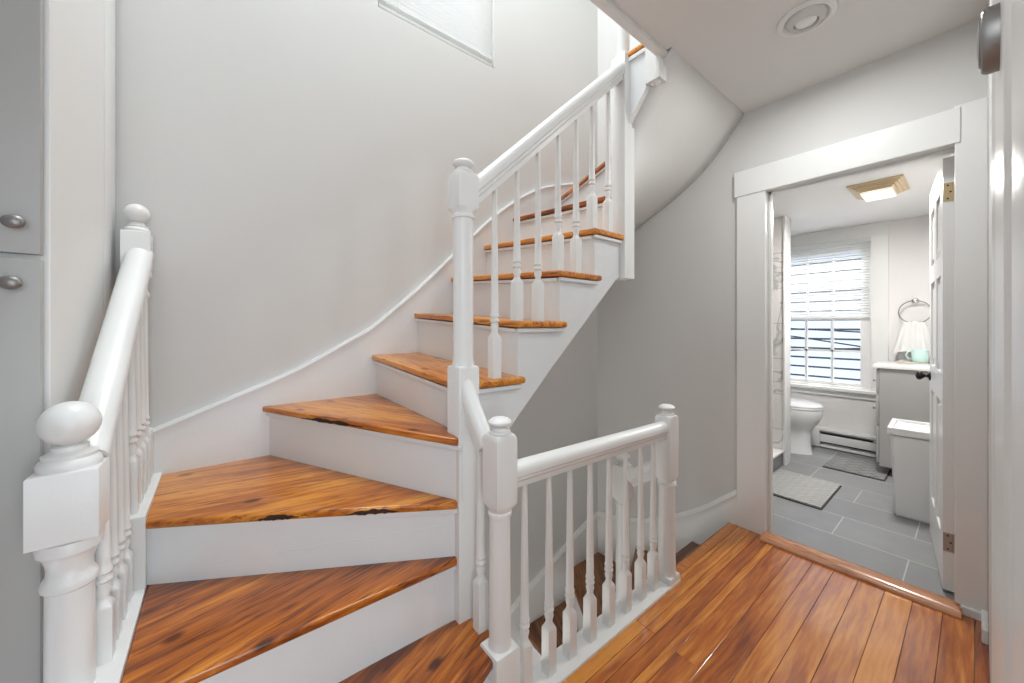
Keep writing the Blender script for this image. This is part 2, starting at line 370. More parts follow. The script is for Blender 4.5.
# wall on the right hand of the camera (its hall face is seen edge-on)
struct(B('wall_front', 0.30, XW, -0.16, -0.0272, -0.01, 2.51, WALL))
bm = bmesh.new(); box(bm, -1.7, -1.6, -2.5, YW+.14, -.1, 2.51)
box(bm, -1.6, -1.2, -2.6, -2.5, 0, 2.51); box(bm, 0.25, 2.5, -2.6, -2.5, 0, 2.51); box(bm, -1.2, .25, -2.6, -2.5, 0, .85); box(bm, -1.2, .25, -2.6, -2.5, 2.15, 2.51)
box(bm, 2.5, 2.6, -2.6, -.2, 0, 2.51)
struct(link('wall_room', bm, WALL))
# ceiling slab / upper floor
bm = bmesh.new(); box(bm, -1.6, 1.64, -2.5, 0.935, 2.51, 2.80); box(bm, 1.64, XW, -2.5, 0.88, 2.51, 2.80)
CEILO = struct(link('ceiling', bm, CEIL))
struct(B('trim_1', -1.6, 1.66, 0.905, 0.945, 2.493, 2.530, WHITE, bev=0.006))
bm = bmesh.new(); box(bm, -1.6, 2.6, -1.0, 2.2, 5.2, 5.3); struct(link('ceiling_upper', bm, CEIL))
bm = bmesh.new(); box(bm, -1.7, 2.6, -1.1, -1.0, 2.8, 5.3); box(bm, -1.7, -1.6, -1.0, 1.0, 2.8, 5.3); box(bm, -1.6, XL-.1, .95, 1.05, 2.8, 5.3); box(bm, 2.5, 2.6, -1.0, -.2, 2.8, 5.3)
struct(link('wall_upper', bm, WALL))

# hall floor of separate boards (one floor mesh)
bm = bmesh.new(); lay = []
edges = [.955, .905, .834, .793, .736, .702, .6127, .5264, .4448, .3547, .265, .178, .0909, .0063]
y = .0063
while y > -2.5: y -= 0.088+random.random()*.006; edges.append(y)
joint = {0: [1.355], 1: [1.355], 2: [1.355], 5: [1.341], 3: [.6], 6: [.2], 8: [.4], 10: [.9]}
tone = {0: .55, 1: .75, 2: .62, 3: .38, 4: .75, 5: .42, 6: .40, 7: .62, 8: .55, 9: .60, 10: .95, 11: .35, 12: .30, 13: .25}
for i in range(len(edges)-1):
    y1, y0 = edges[i], edges[i+1]
    xs = [-1.6]+sorted(joint.get(i, [random.uniform(-1, 2.2)] if i > 13 else []))+[XW-.002]
    if i == 0 or i == 1: xs[0] = 0.62
    if i == 0: pass
    for a, b in zip(xs, xs[1:]):
        xa, xb = a, b
        if i <= 1 and xa < 1.69:        # beside the curb the boards start at its edge
            if i == 0 and xb <= 1.4: continue
            if i == 0: xa = 1.735
            else: y1 = .884
        n0 = len(bm.verts); box(bm, xa+.0006, xb-.0006, y0+.0009, y1-.0009, -.022, 0, 0.0006)
        if i == 1 and xb > 1.8:   # the strip of this board that runs on past the curb
            box(bm, 1.736, xb-.0006, .8846, .9041, -.022, 0, 0.0006)
        v = tone.get(i, random.random())+random.uniform(-.04, .04)
        if i == 1 and xb < 1.4: v = .9
        bm.verts.ensure_lookup_table()
        lay.append((n0, len(bm.verts), v))
        y1 = edges[i]
box(bm, -1.6, XW, -2.5, .88, -.12, -.0225); lay.append((len(bm.verts)-8, len(bm.verts), 0))
rngs = lay; n = len(bm.verts); vals = [0]*n
for a, b, v in rngs:
    for k in range(a, b): vals[k] = v
me = bpy.data.meshes.new('floor'); bmesh.ops.recalc_face_normals(bm, faces=bm.faces); bm.to_mesh(me); bm.free()
at = me.attributes.new('board', 'FLOAT', 'POINT'); at.data.foreach_set('value', vals); me.materials.append(FLOORW)
fl = bpy.data.objects.new('floor', me); S.collection.objects.link(fl); struct(fl)
# landing nosing over the stairs going down
struct(P('trim_2', [(1.735, .9548, -.022), (1.735, .962, -.020), (1.735, .967, -.011), (1.735, .962, -.002), (1.735, .9548, 0.0)], (XW-.005-1.735, 0, 0), FLOORW))
struct(B('trim_3', 1.73, XW, .925, .944, -.20, -.022, WHITEB))
# white curb under the landing balusters
struct(B('trim_4', .66, 1.735, .884, .985, -.30, 0.008, WHITE, bev=.004))
# bathroom threshold
bm = bmesh.new()
prof = [(0, 0.0), (.0, .006), (.012, .018), (.035, .026), (.07, .028), (.105, .022), (.125, .010), (.125, 0)]
a = [bm.verts.new((2.412+p, OY0-.02, q)) for p, q in prof]; b = [bm.verts.new((2.405+p, OY1+.006, q)) for p, q in prof]
for i in range(len(prof)): bm.faces.new((a[i], a[(i+1) % len(prof)], b[(i+1) % len(prof)], b[i]))
bm.faces.new(a[::-1]); bm.faces.new(b)
bmesh.ops.rotate(bm, verts=bm.verts, cent=(0, 0, 0), matrix=Matrix.Rotation(-PI/2, 3, 'Z'))
th = link('threshold', bm, THRESH, auto=60); th.rotation_euler = (0, 0, PI/2); struct(th)
# grain along Y
# door casing of the bathroom doorway
cz = bmesh.new()
box(cz, 2.478, XW, OY1, .915, 0, 2.04, .003); box(cz, 2.472, XW, .045, .926, OZ, 2.155, .003)
box(cz, 2.478, XW, -.0272, OY0, .03, 2.165, .003)
box(cz, 2.482, 2.61, OY1+.0005, OY1+.02, 0, OZ+.02); box(cz, 2.482, 2.602, OY0-.02, OY0-.0005, 0, OZ+.02); box(cz, 2.482, 2.61, OY0, OY1, OZ+.0005, OZ+.02)
box(cz, 2.535, 2.55, OY1-.012, OY1, 0, OZ); box(cz, 2.535, 2.55, OY0, OY1, OZ-.012, OZ)
struct(link('trim_5', cz, WHITE))
bm = bmesh.new(); box(bm, 2.462, 2.478, -.0272, .045, 0, .035, .003); box(bm, 2.30, 2.462, -.027, -.010, 0, .055, .004)
struct(link('baseboard_front', bm, WHITE))
# casing of the near doorway seen edge-on at the right
bm = bmesh.new()
prof = [(1.20, -.0272), (1.20, -.019), (1.19, -.0174), (1.13, -.0174), (1.11, -.0215), (1.02, -.0205), (.99, -.0180), (.62, -.0165), (.60, -.0155), (.55, -.0150), (.54, -.0185), (.34, -.0160), (.30, -.0272), (.30, -.16), (.28, -.16), (.28, -.012), (.30, -.0272)]
a = [(p, q, 0) for p, q in prof[:13]]
prism(bm, a, (0, 0, 2.45)); struct(link('trim_6', bm, WHITE, auto=20))
# ------------------------------------------------------------------ lower/upper stair soffit
inner = [(1.65, .88, 2.51), (1.655, 1.0, 2.37), (1.66, 1.10, 2.235), (1.665, 1.13, 2.08), (1.665, 1.145, 1.92), (1.66, 1.155, 1.76), (1.65, 1.16, 1.60), (1.60, 1.16, 1.47), (1.10, 1.16, 1.035), (.91, 1.16, .852), (.70, 1.16, .64)]
outer = [(XW, .88, 2.51), (XW, .966, 2.393), (XW, 1.117, 2.238), (XW, 1.328, 2.10), (XW, 1.64, 1.953), (XW, YW, 1.84), (2.1, YW, 1.70), (1.64, YW, 1.52), (1.10, YW, 1.07), (.91, YW, .89), (.70, YW, .68)]
bm = bmesh.new(); rows = []
def cr(p0, p1, p2, p3, t):
    p0, p1, p2, p3 = map(Vector, (p0, p1, p2, p3))
    return 0.5*((2*p1)+(-p0+p2)*t+(2*p0-5*p1+4*p2-p3)*t*t+(-p0+3*p1-3*p2+p3)*t**3)
def smooth_path(pts, k=4):
    out = []
    for i in range(len(pts)-1):
        for j in range(k):
            out.append(cr(pts[max(i-1, 0)], pts[i], pts[i+1], pts[min(i+2, len(pts)-1)], j/k))
    out.append(Vector(pts[-1])); return out
si = smooth_path(inner[:8])+[Vector(p) for p in inner[8:]]; so = smooth_path(outer[:5])+smooth_path(outer[4:6])[1:]+smooth_path(outer[5:8])[1:]+[Vector(p) for p in outer[8:]]
for p, q in zip(si, so): rows.append([bm.verts.new(p.lerp(q, t/8)) for t in range(9)])
for a, b in zip(rows, rows[1:]):
    for k in range(8): bm.faces.new((a[k], a[k+1], b[k+1], b[k]))
soff = link('ceiling_stair', bm, CEIL, smooth=True); struct(soff)
sd = soff.modifiers.new('s', 'SOLIDIFY'); sd.thickness = 0.02; sd.offset = 1
# ================================================================== STAIRCASES
def tread_obj(name, pts, z, grain, m, parent, th=.026, tilt=None, nose=()):
    """pts: plan polygon; grain angle (deg) of the wood in plan; tilt(x,y)->dz"""
    ang = math.radians(grain); c, s = math.cos(-ang), math.sin(-ang)
    ox, oy = pts[0]
    bm = bmesh.new(); loc = [((x-ox)*c-(y-oy)*s, (x-ox)*s+(y-oy)*c) for x, y in pts]
    vs = prism(bm, [(a, b, -th) for a, b in loc], (0, 0, th)); bmesh.ops.recalc_face_normals(bm, faces=bm.faces)
    es = [e for e in bm.edges if abs(e.verts[0].co.z-e.verts[1].co.z) < 1e-6]
    bmesh.ops.bevel(bm, geom=es, offset=.008, segments=3, affect='EDGES', profile=.5)
    if tilt:
        for v in bm.verts:
            wx = ox+v.co.x*math.cos(ang)-v.co.y*math.sin(ang); wy = oy+v.co.x*math.sin(ang)+v.co.y*math.cos(ang)
            v.co.z += tilt(wx, wy)
    o = link(name, bm, m, None, auto=50); o.location = Vector((ox, oy, z))-Vector(parent.location); o.rotation_euler = (0, 0, ang); o.parent = parent
    return o
def riser_obj(a, b, zb, zt, parent, off=.022, cove=True, za=None, ta=None, m=None):
    """vertical board under the nosing a->b (plan), set back by off to the left of a->b; zb/zt bottom and top at b, za/ta at a"""
    a = Vector((*a, 0)); b = Vector((*b, 0)); d = (b-a).normalized(); nrm = Vector((-d.y, d.x, 0))
    za = zb if za is None else za; ta = zt if ta is None else ta
    bm = bmesh.new(); p = a+nrm*off; q = b+nrm*off
    prism(bm, [(p.x, p.y, za), (q.x, q.y, zb), (q.x, q.y, zt), (p.x, p.y, ta)], nrm*.018)
    if cove:
        pc = a+nrm*(off-.012); qc = b+nrm*(off-.012)
        prism(bm, [(pc.x, pc.y, ta-.014), (qc.x, qc.y, zt-.014), (qc.x, qc.y, zt), (pc.x, pc.y, ta)], nrm*.012)
    o = link('riser', bm, m or WHITEB); keep(parent, o); return o

st = thing('staircase', 'winding wooden staircase going up from the landing, amber treads and white risers', 'staircase', (.65, 1.09, 0))
zt = {1: .212, 2: .430, 3: .643, 4: .864, 5: 1.070, 6: 1.293, 7: 1.515, 8: 1.737, 9: 1.958, 10: 2.175, 11: 2.39, 12: 2.61}
YO = 1.105; YK = 1.975
def tl(k):
    drop = {3: .018, 4: .022, 5: .050, 6: .054, 7: .056, 8: .058, 9: .056, 10: .05}.get(k, 0)
    return (lambda x, y: -drop*max(0, (YK-y)/.87)) if drop else None
T = 'tread'
XE = -.171
tread_obj(T, [(XE, .575), (.645, .905), (.705, .925), (.705, 1.06), (.660, 1.12), (XE, 1.14)], zt[1], 21, TREAD, st)
tread_obj(T, [(XE, 1.104), (.628, 1.098), (.67, 1.12), (.64, 1.15), (XE, 1.60)], zt[2], 14, TREAD, st)
tread_obj(T, [(XE, 1.550), (.20, 1.342), (.628, 1.094), (.67, 1.12), (.64, 1.18), (.215, YK), (XE-.02, YK)], zt[3], -9, TREAD, st, tilt=tl(3))
tread_obj(T, [(.151, YK), (.31, 1.676), (.622, 1.086), (.67, 1.11), (.665, YK)], zt[4], -62, TREAD, st, tilt=tl(4))
N5, N6, N7, N8, N9 = (.628, .655), (.862, .907), (1.096, 1.139), (1.334, 1.374), (1.572, 1.60)   # (x at wall, x at open side)
def straight(k, n0, n1, ret):
    # plan polygon incl. the return nosing on the open side
    return [(n0[0], YK), (n0[1], YO), (ret, YO), (ret, YO+.06), (n1[1]+.03, YO+.06), (n1[0]+.03, YK)]
tread_obj(T, [(N5[0], YK), (.648, 1.13), (.70, YO), (.945, YO), (.945, YO+.06), (N6[1]+.03, YO+.06), (N6[0]+.03, YK)], zt[5], 90, TREAD, st, tilt=tl(5))
tread_obj(T, straight(6, N6, N7, 1.183), zt[6], 90, TREAD, st, tilt=tl(6))
tread_obj(T, straight(7, N7, N8, 1.420), zt[7], 90, TREAD, st, tilt=tl(7))
tread_obj(T, straight(8, N8, N9, 1.606), zt[8], 90, TREAD, st, tilt=tl(8))
tread_obj(T, [(N9[0], YK), (N9[1], 1.185), (1.70, 1.185), (1.74, 1.25), (2.03, YK)], zt[9], 90, TREAD, st, tilt=tl(9))
tread_obj(T, [(2.00, YK), (1.685, 1.19), (1.75, 1.19), (2.497, 1.62), (2.497, YK)], zt[10], 55, TREAD, st)
tread_obj(T, [(2.497, 1.60), (1.72, 1.16), (1.72, 1.14), (2.497, 1.17)], zt[11], 20, TREAD, st)
tread_obj(T, [(1.622, 1.165), (1.622, .93), (2.497, .93), (2.497, 1.18)], zt[12], 0, TREAD, st)
# risers
riser_obj((XE-.02, .572), (.705, .928), 0, zt[1]-.028, st)
riser_obj((XE-.02, 1.104), (.66, 1.098), zt[1], zt[2]-.028, st)
riser_obj((XE-.02, 1.561), (.65, 1.082), zt[2], zt[3]-.046, st, za=zt[2], ta=zt[3]-.030)
riser_obj((.151, YK), (.628, 1.075), zt[3]-.018, zt[4]-.050, st, za=zt[3], ta=zt[4]-.028)
for k, n0 in ((5, N5), (6, N6), (7, N7), (8, N8), (9, N9)):
    d0 = {5: .022, 6: .05, 7: .054, 8: .056, 9: .058}[k]; d1 = {5: .05, 6: .054, 7: .056, 8: .058, 9: .056}[k]
    yo = YO+.03 if k < 9 else 1.16
    riser_obj((n0[0], YK), (n0[1] if k > 5 else .645, yo), zt[k-1]-d0, zt[k]-.030-d1, st, za=zt[k-1], ta=zt[k]-.030)
riser_obj((2.00, YK), (1.69, 1.20), zt[9]-.056, zt[10]-.028, st, za=zt[9], ta=zt[10]-.028)
riser_obj((2.497, 1.60), (1.82, 1.21), zt[10]-.01, zt[11]-.028, st)
riser_obj((2.497, 1.18), (1.66, 1.165), zt[11], zt[12]-.028, st)
riser_obj((2.497, .93), (1.66, .93), zt[12], 2.79, st, cove=False)
# old paint line across the third riser
bm = bmesh.new(); pa_, pb_ = Vector((-.06, 1.492, .468)), Vector((.60, 1.112, .545)); rr = random.Random(5)
dn = Vector((pb_.y-pa_.y, -(pb_.x-pa_.x), 0)).normalized(); a0, b0 = Vector((XE-.02, 1.561, 0)), Vector((.65, 1.082, 0)); d0 = (b0-a0).normalized(); n0_ = Vector((-d0.y, d0.x, 0))
path = []
for i in range(41):
    t = i/40; q = a0+n0_*.0218+(b0-a0)*(.14+.80*t); path.append((q.x, q.y, .478+.062*t+rr.uniform(-.002, .002)))
tube(bm, path, .0011, 5); o = link('paint_ridge', bm, WHITEB); keep(st, o); tag(o, 'thin raised line of old paint')
# worn, splintered stretches of two nosings
def splinter(p, q, z, parent, seed, th=.026):
    rr = random.Random(seed); p = Vector((*p, z)); q = Vector((*q, z)); d = (q-p); nrm = Vector((d.y, -d.x, 0)).normalized()
    if nrm.y > 0: nrm = -nrm
    n = 16; top = []; bot = []
    for i in range(n+1):
        t = i/n; c = p+d*t+nrm*.0012; w = math.sin(PI*t)
        top.append(c+Vector((0, 0, -.007-(1-w)*.012+rr.uniform(-.004, .004)*w))); bot.append(c+Vector((0, 0, -th+.001+(1-w)*.004+rr.uniform(0, .006))))
    bm = bmesh.new(); prism(bm, top+bot[::-1], -nrm*.004); o = link('splintered_edge', bm, SPLINT); keep(parent, o); tag(o, 'dark splintered nosing edge')
SPLINT = mat('splintered_old_wood', (0.045, 0.020, 0.010), 0.85, bump=1, bscale=150)
def along(a, b, t): return (a[0]+(b[0]-a[0])*t, a[1]+(b[1]-a[1])*t)
n3a, n3b = (.20, 1.342), (.628, 1.094); n3l = (XE, 1.550)
splinter(along(n3l, n3a, .70), along(n3l, n3a, 1.0), zt[3]-.012, st, 3); splinter(along(n3a, n3b, .28), along(n3a, n3b, .62), zt[3]-.016, st, 4)
splinter(along((.151, YK), (.31, 1.676), .75), along((.31, 1.676), (.622, 1.086), .38), zt[4]-.010, st, 5)
# open string with the stepped top, under the straight flight
def zo(k): return zt[k]-{5: .05, 6: .054, 7: .056, 8: .058}[k]-.030
pts = [(.685, .62), (.685, zo(5)), (.925, zo(5)), (.925, zo(6)), (1.160, zo(6)), (1.160, zo(7)), (1.395, zo(7)), (1.395, zo(8)), (1.607, zo(8)), (1.607, 1.475), (1.56, 1.452), (1.52, 1.415), (1.10, 1.032), (.91, .849)]
s_ = P('outer_string', [(a, 1.128, b) for a, b in pts], (0, .035, 0), WHITEB, st)
for k, x0, x1 in ((5, .70, .935), (6, .918, 1.172), (7, 1.150, 1.408), (8, 1.385, 1.604)):
    bm = bmesh.new(); box(bm, x0, x1, 1.113, 1.128, zo(k)-.014, zo(k)+.002, .003); keep(st, link('return_moulding', bm, WHITEB))
# string of the upper flight, over the hall ceiling edge
P('upper_string', [(1.638, 1.12, zt[12]-.03), (1.638, 1.12, 2.228), (1.638, 1.02, 2.352), (1.638, 1.0, 2.38), (1.638, .93, 2.46), (1.638, .93, zt[12]-.03)], (.03, 0, 0), WHITEB, st)
bm = bmesh.new(); box(bm, 1.626, 1.640, .93, 1.12, zt[12]-.050, zt[12]-.030, .003); keep(st, link('string_moulding', bm, WHITE)); bm = bmesh.new()
prism(bm, [(1.626, 1.115, 2.228), (1.626, 1.115, 2.246), (1.626, 1.0, 2.398), (1.626, 1.0, 2.380)], (.014, 0, 0)); keep(st, link('string_moulding', bm, WHITE))
bm = bmesh.new(); box(bm, 1.618, 1.680, .925, 1.002, 2.39, 2.60, .003)
tube(bm, [(1.649, .963, 2.392), (1.649, .963, 2.384), (1.649, .963, 2.378)], [.026, .020, .008], 16); keep(st, link('string_drop', bm, WHITE))
# wall skirt along the window wall
cap = [(-.30, .790), (-.191, .828), (.072, .934), (.183, .979), (.32, 1.042), (.50, 1.144), (.60, 1.200), (.645, 1.232), (.72, 1.295), (.894, 1.445), (1.095, 1.640), (1.262, 1.805), (1.42, 1.95), (1.574, 2.071), (1.70, 2.155), (1.847, 2.234), (2.078, 2.315), (2.372, 2.402), (2.497, 2.45)]
CAPP = [(x, z) for x, z in cap]
def interp(x):
    for (a, b), (c, d) in zip(CAPP, CAPP[1:]):
        if a <= x <= c: return b+(d-b)*(x-a)/(c-a)
bm = bmesh.new(); N = 70; X0, X1 = -.295, 2.497
low = [(-.3, .0), (.15, .45), (.63, .70), (1.10, 1.10), (1.6, 1.55), (2.1, 1.72), (2.5, 1.86)]
def lo(x):
    for (a, b), (c, d) in zip(low, low[1:]):
        if a <= x <= c: return b+(d-b)*(x-a)/(c-a)
sk = smooth_path([(x, 0, z) for x, z in cap], 5)
for i in range(len(sk)-1):
    p, q = sk[i], sk[i+1]
    for (t0, y0, t1) in (((-9), 1.974, -.014),):
        prism(bm, [(p.x, 1.972, lo(max(-.3, p.x))), (q.x, 1.972, lo(min(2.5, q.x))), (q.x, 1.972, q.z-.014), (p.x, 1.972, p.z-.014)], (0, .018, 0))
    prism(bm, [(p.x, 1.964, p.z-.014), (q.x, 1.964, q.z-.014), (q.x, 1.968, q.z), (p.x, 1.968, p.z)], (0, .026, 0))
bmesh.ops.remove_doubles(bm, verts=bm.verts, dist=.0002)
keep(st, link('wall_skirt', bm, WHITEB))
# side string (stepped white end caps of the winders on the left)
bm = bmesh.new()
box(bm, -.275, XE, 1.548, 1.972, 0, .652, .003); box(bm, -.275, XE, 1.100, 1.549, 0, .438, .003); box(bm, -.275, XE, .57, 1.101, 0, .220, .003)
keep(st, link('side_string', bm, WHITE))
# small fascia below the first tread beside the newel
B('side_panel', .688, .704, .94, 1.09, 0, zt[1]-.028, WHITE, st)

# lower staircase
sl = thing('lower_staircase', 'dark worn wooden stairs going down under the white railing', 'staircase', (1.67, 1.16, -.5))
r_ = .2225
PV = (1.66, 1.21)
def zl(k): return -r_*k
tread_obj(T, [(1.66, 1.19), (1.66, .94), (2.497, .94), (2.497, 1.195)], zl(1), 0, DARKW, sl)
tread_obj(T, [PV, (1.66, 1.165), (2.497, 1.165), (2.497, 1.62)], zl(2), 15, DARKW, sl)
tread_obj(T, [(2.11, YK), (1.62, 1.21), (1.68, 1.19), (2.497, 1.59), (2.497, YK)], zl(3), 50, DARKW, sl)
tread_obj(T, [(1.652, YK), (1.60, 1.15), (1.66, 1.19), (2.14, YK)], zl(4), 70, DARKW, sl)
riser_obj((1.66, 1.19), (2.497, 1.195), zl(2), zl(1)-.028, sl, off=-.04)
riser_obj((1.66, 1.21), (2.497, 1.62), zl(3), zl(2)-.028, sl, off=-.04)
riser_obj((1.62, 1.21), (2.11, YK), zl(4), zl(3)-.028, sl, off=-.04+.022)
riser_obj((1.60, 1.15), (1.652, YK), zl(5), zl(4)-.028, sl, off=-.018)
x = 1.652
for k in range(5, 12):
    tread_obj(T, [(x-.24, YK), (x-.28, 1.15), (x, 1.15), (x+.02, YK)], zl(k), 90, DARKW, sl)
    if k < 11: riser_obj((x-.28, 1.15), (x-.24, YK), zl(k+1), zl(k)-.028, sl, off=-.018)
    x -= .237
P('inner_string', [(1.62, 1.128, -.72), (1.62, 1.128, -1.15), (-.15, 1.128, -2.75), (-.15, 1.128, -2.45)], (0, .022, 0), WHITEB, sl)
# skirt with a moulded cap: window wall part then doorway-wall part
bm = bmesh.new()
def skirt_seg(pts, axis):
    sp = smooth_path(pts, 5)
    for p, q in zip(sp, sp[1:]):
        if axis == 'y':
            prism(bm, [(p.x, YW-.016, p.z-.6), (q.x, YW-.016, q.z-.6), (q.x, YW-.016, q.z-.03), (p.x, YW-.016, p.z-.03)], (0, .016, 0))
            prism(bm, [(p.x, YW-.026, p.z-.03), (q.x, YW-.026, q.z-.03), (q.x, YW-.012, q.z), (p.x, YW-.012, p.z)], (0, .012, 0))
        else:
            prism(bm, [(XW-.016, p.y, p.z-.6), (XW-.016, q.y, q.z-.6), (XW-.016, q.y, q.z-.03), (XW-.016, p.y, p.z-.03)], (.016, 0, 0))
            prism(bm, [(XW-.026, p.y, p.z-.03), (XW-.026, q.y, q.z-.03), (XW-.012, q.y, q.z), (XW-.012, p.y, p.z)], (.012, 0, 0))
skirt_seg([(XW, 0, -.335), (2.30, 0, -.385), (2.0, 0, -.51), (1.58, 0, -.695), (1.3, 0, -.93), (.5, 0, -1.68), (-.1, 0, -2.25)], 'y')
skirt_seg([(0, YW, -.335), (0, 1.75, -.285), (0, 1.53, -.205), (0, 1.30, -.080), (0, 1.117, .045), (0, 1.007, .140), (0, .915, .220)], 'x')
struct(link('baseboard_stair', bm, WHITE))
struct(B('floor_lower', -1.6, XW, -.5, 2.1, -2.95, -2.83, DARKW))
struct(P('wall_lower', [(-.35, .97, -2.83), (1.64, .97, -2.83), (1.64, .97, -.12), (-.35, .97, -.12)], (0, .015, 0), WALL))
struct(B('wall_lower_left', -.40, -.35, .97, YW, -2.83, -.02, WALL))
struct(B('wall_lower_landing', 1.64, XW, .86, .94, -2.83, -.24, WALL))

# ================================================================== RAILINGS
lr = thing('landing_railing', 'horizontal white railing with eight slim balusters beside the floor boards', 'railing', (.69, .93, 0))
newel(.690, .930, 0.0, .650, .885, .936, .039, .0335, lr, zbase=.222, sbase=.0445)
newel(1.690, .930, 0.0, .478, .795, .845, .039, .039, lr, zbase=.034, sbase=.0435)
rail('handrail', [(.715, .93, .785), (1.662, .93, .767)], .060, .080, WHITE, lr)
def px2x(px, Y):
    y_ = math.radians(YAW); k = (px-512)/F_PX
    d = Y/(math.cos(y_)-k*math.sin(y_)); return d*(math.sin(y_)+k*math.cos(y_))
for px in (524.5, 549, 569.8, 590, 608.8, 625.5, 640.5, 653):
    x = px2x(px, .935); baluster(x, .935, .006, .718-(x-.7)*.019, lr)
# short steep rail from landing newel to the tall newel
sr = thing('stair_railing', 'sloping white railing climbing from the tall newel to the hanging post', 'railing', (.65, 1.091, .2))
newel(.676, 1.128, .19, 1.616, 1.756, 1.806, .0405, .036, sr, zbase=1.078, sbase=.0405)
rail('handrail', [(.68, 1.13, 1.718), (.752, 1.13, 1.785), (1.18, 1.13, 2.185), (1.60, 1.13, 2.572)], .060, .078, WHITE, sr)
rail('short_handrail', [(.672, 1.095, 1.050), (.675, 1.075, 1.015), (.682, 1.02, .925), (.687, .965, .845)], .056, .07, WHITE, sr)
baluster(.684, 1.030, zt[1], .90, sr)
def hr(x): return 1.785+(x-.752)*(2.572-1.785)/(1.60-.752)-.085
for px, k in ((494.6, 5), (517, 6), (538, 6), (558, 7), (576, 7), (592, 8), (608, 8)):
    x = px2x(px, 1.145); baluster(x, 1.145, zo(k)+.028, hr(x), sr)
newel(1.637, 1.141, 1.462, 3.25, 3.40, 3.46, .0415, .034, sr, zbase=2.60, sbase=.0415, name='hanging_post')
bm = bmesh.new(); loft(bm, [(1.452, .018, 0), (1.456, .030, 0), (1.464, .034, 0)], n=24, cx=1.637, cy=1.141); keep(sr, link('post_pendant', bm, WHITE, auto=40))

le = thing('left_railing', 'sloping white railing with ball-topped newels in front of the cupboard', 'railing', (-.258, 1.214, .2))
newel(-.250, 1.214, .0, .772, .917, 1.058, .0502, .0365, le, zbase=.40, sbase=.042, style=1)
newel(-.236, 1.930, .655, 1.430, 1.564, 1.670, .038, .030, le, zbase=.832, sbase=.040, style=1)
rail('handrail', [(-.236, 1.235, .945), (-.228, 1.90, 1.510)], .074, .075, WHITE, le)
def lz(y): return .945+(y-1.235)*(1.5-.945)/.665-.085
for y in (1.275, 1.352, 1.430, 1.508): baluster(-.213, y, .436, lz(y), le, hb=.125)
for y in (1.600, 1.685, 1.77, 1.85): baluster(-.211, y, .650, lz(y), le)

ll = thing('lower_railing', 'white newel and short rail of the stairs going down, behind the landing balusters', 'railing', (1.672, 1.165, -.6))
newel(1.672, 1.165, -.50, .300, .492, .552, .039, .036, ll, zbase=-.22, sbase=.039)
rail('handrail', [(1.672, 1.14, .462), (1.688, .965, .585)], .058, .08, WHITE, ll)

# ================================================================== LEFT CUPBOARD
cb = thing('built_in_cupboard', 'tall built-in cupboard with two flat doors in painted-in grey shade and round knobs, far left', 'cupboard', (-.75, 1.55, 0))
bm = bmesh.new(); box(bm, -1.25, -.297, 1.30, 1.797, 0, 2.62, .002); keep(cb, link('body', bm, CABM))
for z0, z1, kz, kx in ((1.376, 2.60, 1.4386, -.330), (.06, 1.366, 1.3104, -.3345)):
    bm = bmesh.new(); box(bm, -.76, -.305, 1.274, 1.294, z0, z1, .003); d = link('door', bm, CABD_SHADE, auto=40); keep(cb, d)
    bm = bmesh.new(); secs = [(0, .009, 0), (.010, .007, 0), (.014, .010, 0), (.018, .015, 0), (.023, .0165, 0), (.028, .0140, 0), (.031, .007, 0), (.032, .001, 0)]
    loft(bm, secs, n=24)
    bmesh.ops.rotate(bm, verts=bm.verts, cent=(0, 0, 0), matrix=Matrix.Rotation(PI/2, 3, 'X'))
    bmesh.ops.scale(bm, verts=bm.verts, vec=(1.05, 1, .88)); bmesh.ops.translate(bm, verts=bm.verts, vec=(kx-.006, 1.274, kz))
    k = link('knob', bm, SATIN, smooth=True); keep(d, k); k.matrix_parent_inverse = Matrix.Translation(-Vector(cb.location)) if False else Matrix.Identity(4)
struct(B('trim_7', -.33, -.297, 1.806, 1.972, .80, 2.62, WHITE, bev=.002))

# ================================================================== STAIR WINDOW (upper)
def slats(bm, axis, a0, a1, c, z0, z1, pitch, w, tilt, th=.0012):
    z = z0
    while z < z1:
        dy, dz = math.cos(tilt)*w/2, math.sin(tilt)*w/2
        if axis == 'x': prism(bm, [(a0, c-dy, z-dz), (a0, c, z+.0015), (a0, c+dy, z+dz), (a0, c+dy, z+dz+th), (a0, c, z+.0015+th), (a0, c-dy, z-dz+th)], (a1-a0, 0, 0))
        else: prism(bm, [(c-dy, a0, z-dz), (c, a0, z+.0015), (c+dy, a0, z+dz), (c+dy, a0, z+dz+th), (c, a0, z+.0015+th), (c-dy, a0, z-dz+th)], (0, a1-a0, 0))
        z += pitch
bm = bmesh.new()
box(bm, WX0, WX0+.035, YW+.05, YW+.13, WZ0, WZ1); box(bm, WX1-.035, WX1, YW+.05, YW+.13, WZ0, WZ1)
box(bm, WX0, WX1, YW+.05, YW+.13, WZ0, WZ0+.04); box(bm, WX0, WX1, YW+.05, YW+.13, WZ1-.04, WZ1); box(bm, WX0, WX1, YW+.06, YW+.11, 3.5, 3.55)
wi = struct(link('window_1', bm, WHITE)); 
g = link('pane', (lambda b: (box(b, WX0+.03, WX1-.03, YW+.085, YW+.089, WZ0+.03, WZ1-.03), b)[1])(bmesh.new()), GLASS); g.parent = wi
bl = thing('stair_window_blind', 'white slatted blind hanging in the stair window high on the wall', 'window blind', (1.05, YW+.02, 3.9))
bm = bmesh.new(); slats(bm, 'x', WX0+.008, WX1-.008, YW+.022, WZ0+.075, WZ1-.05, .0235, .025, math.radians(-40)); keep(bl, link('slats', bm, SLAT))
B('bottom_rail', WX0+.008, WX1-.008, YW+.008, YW+.034, WZ0+.012, WZ0+.030, SLAT, bl, .003)
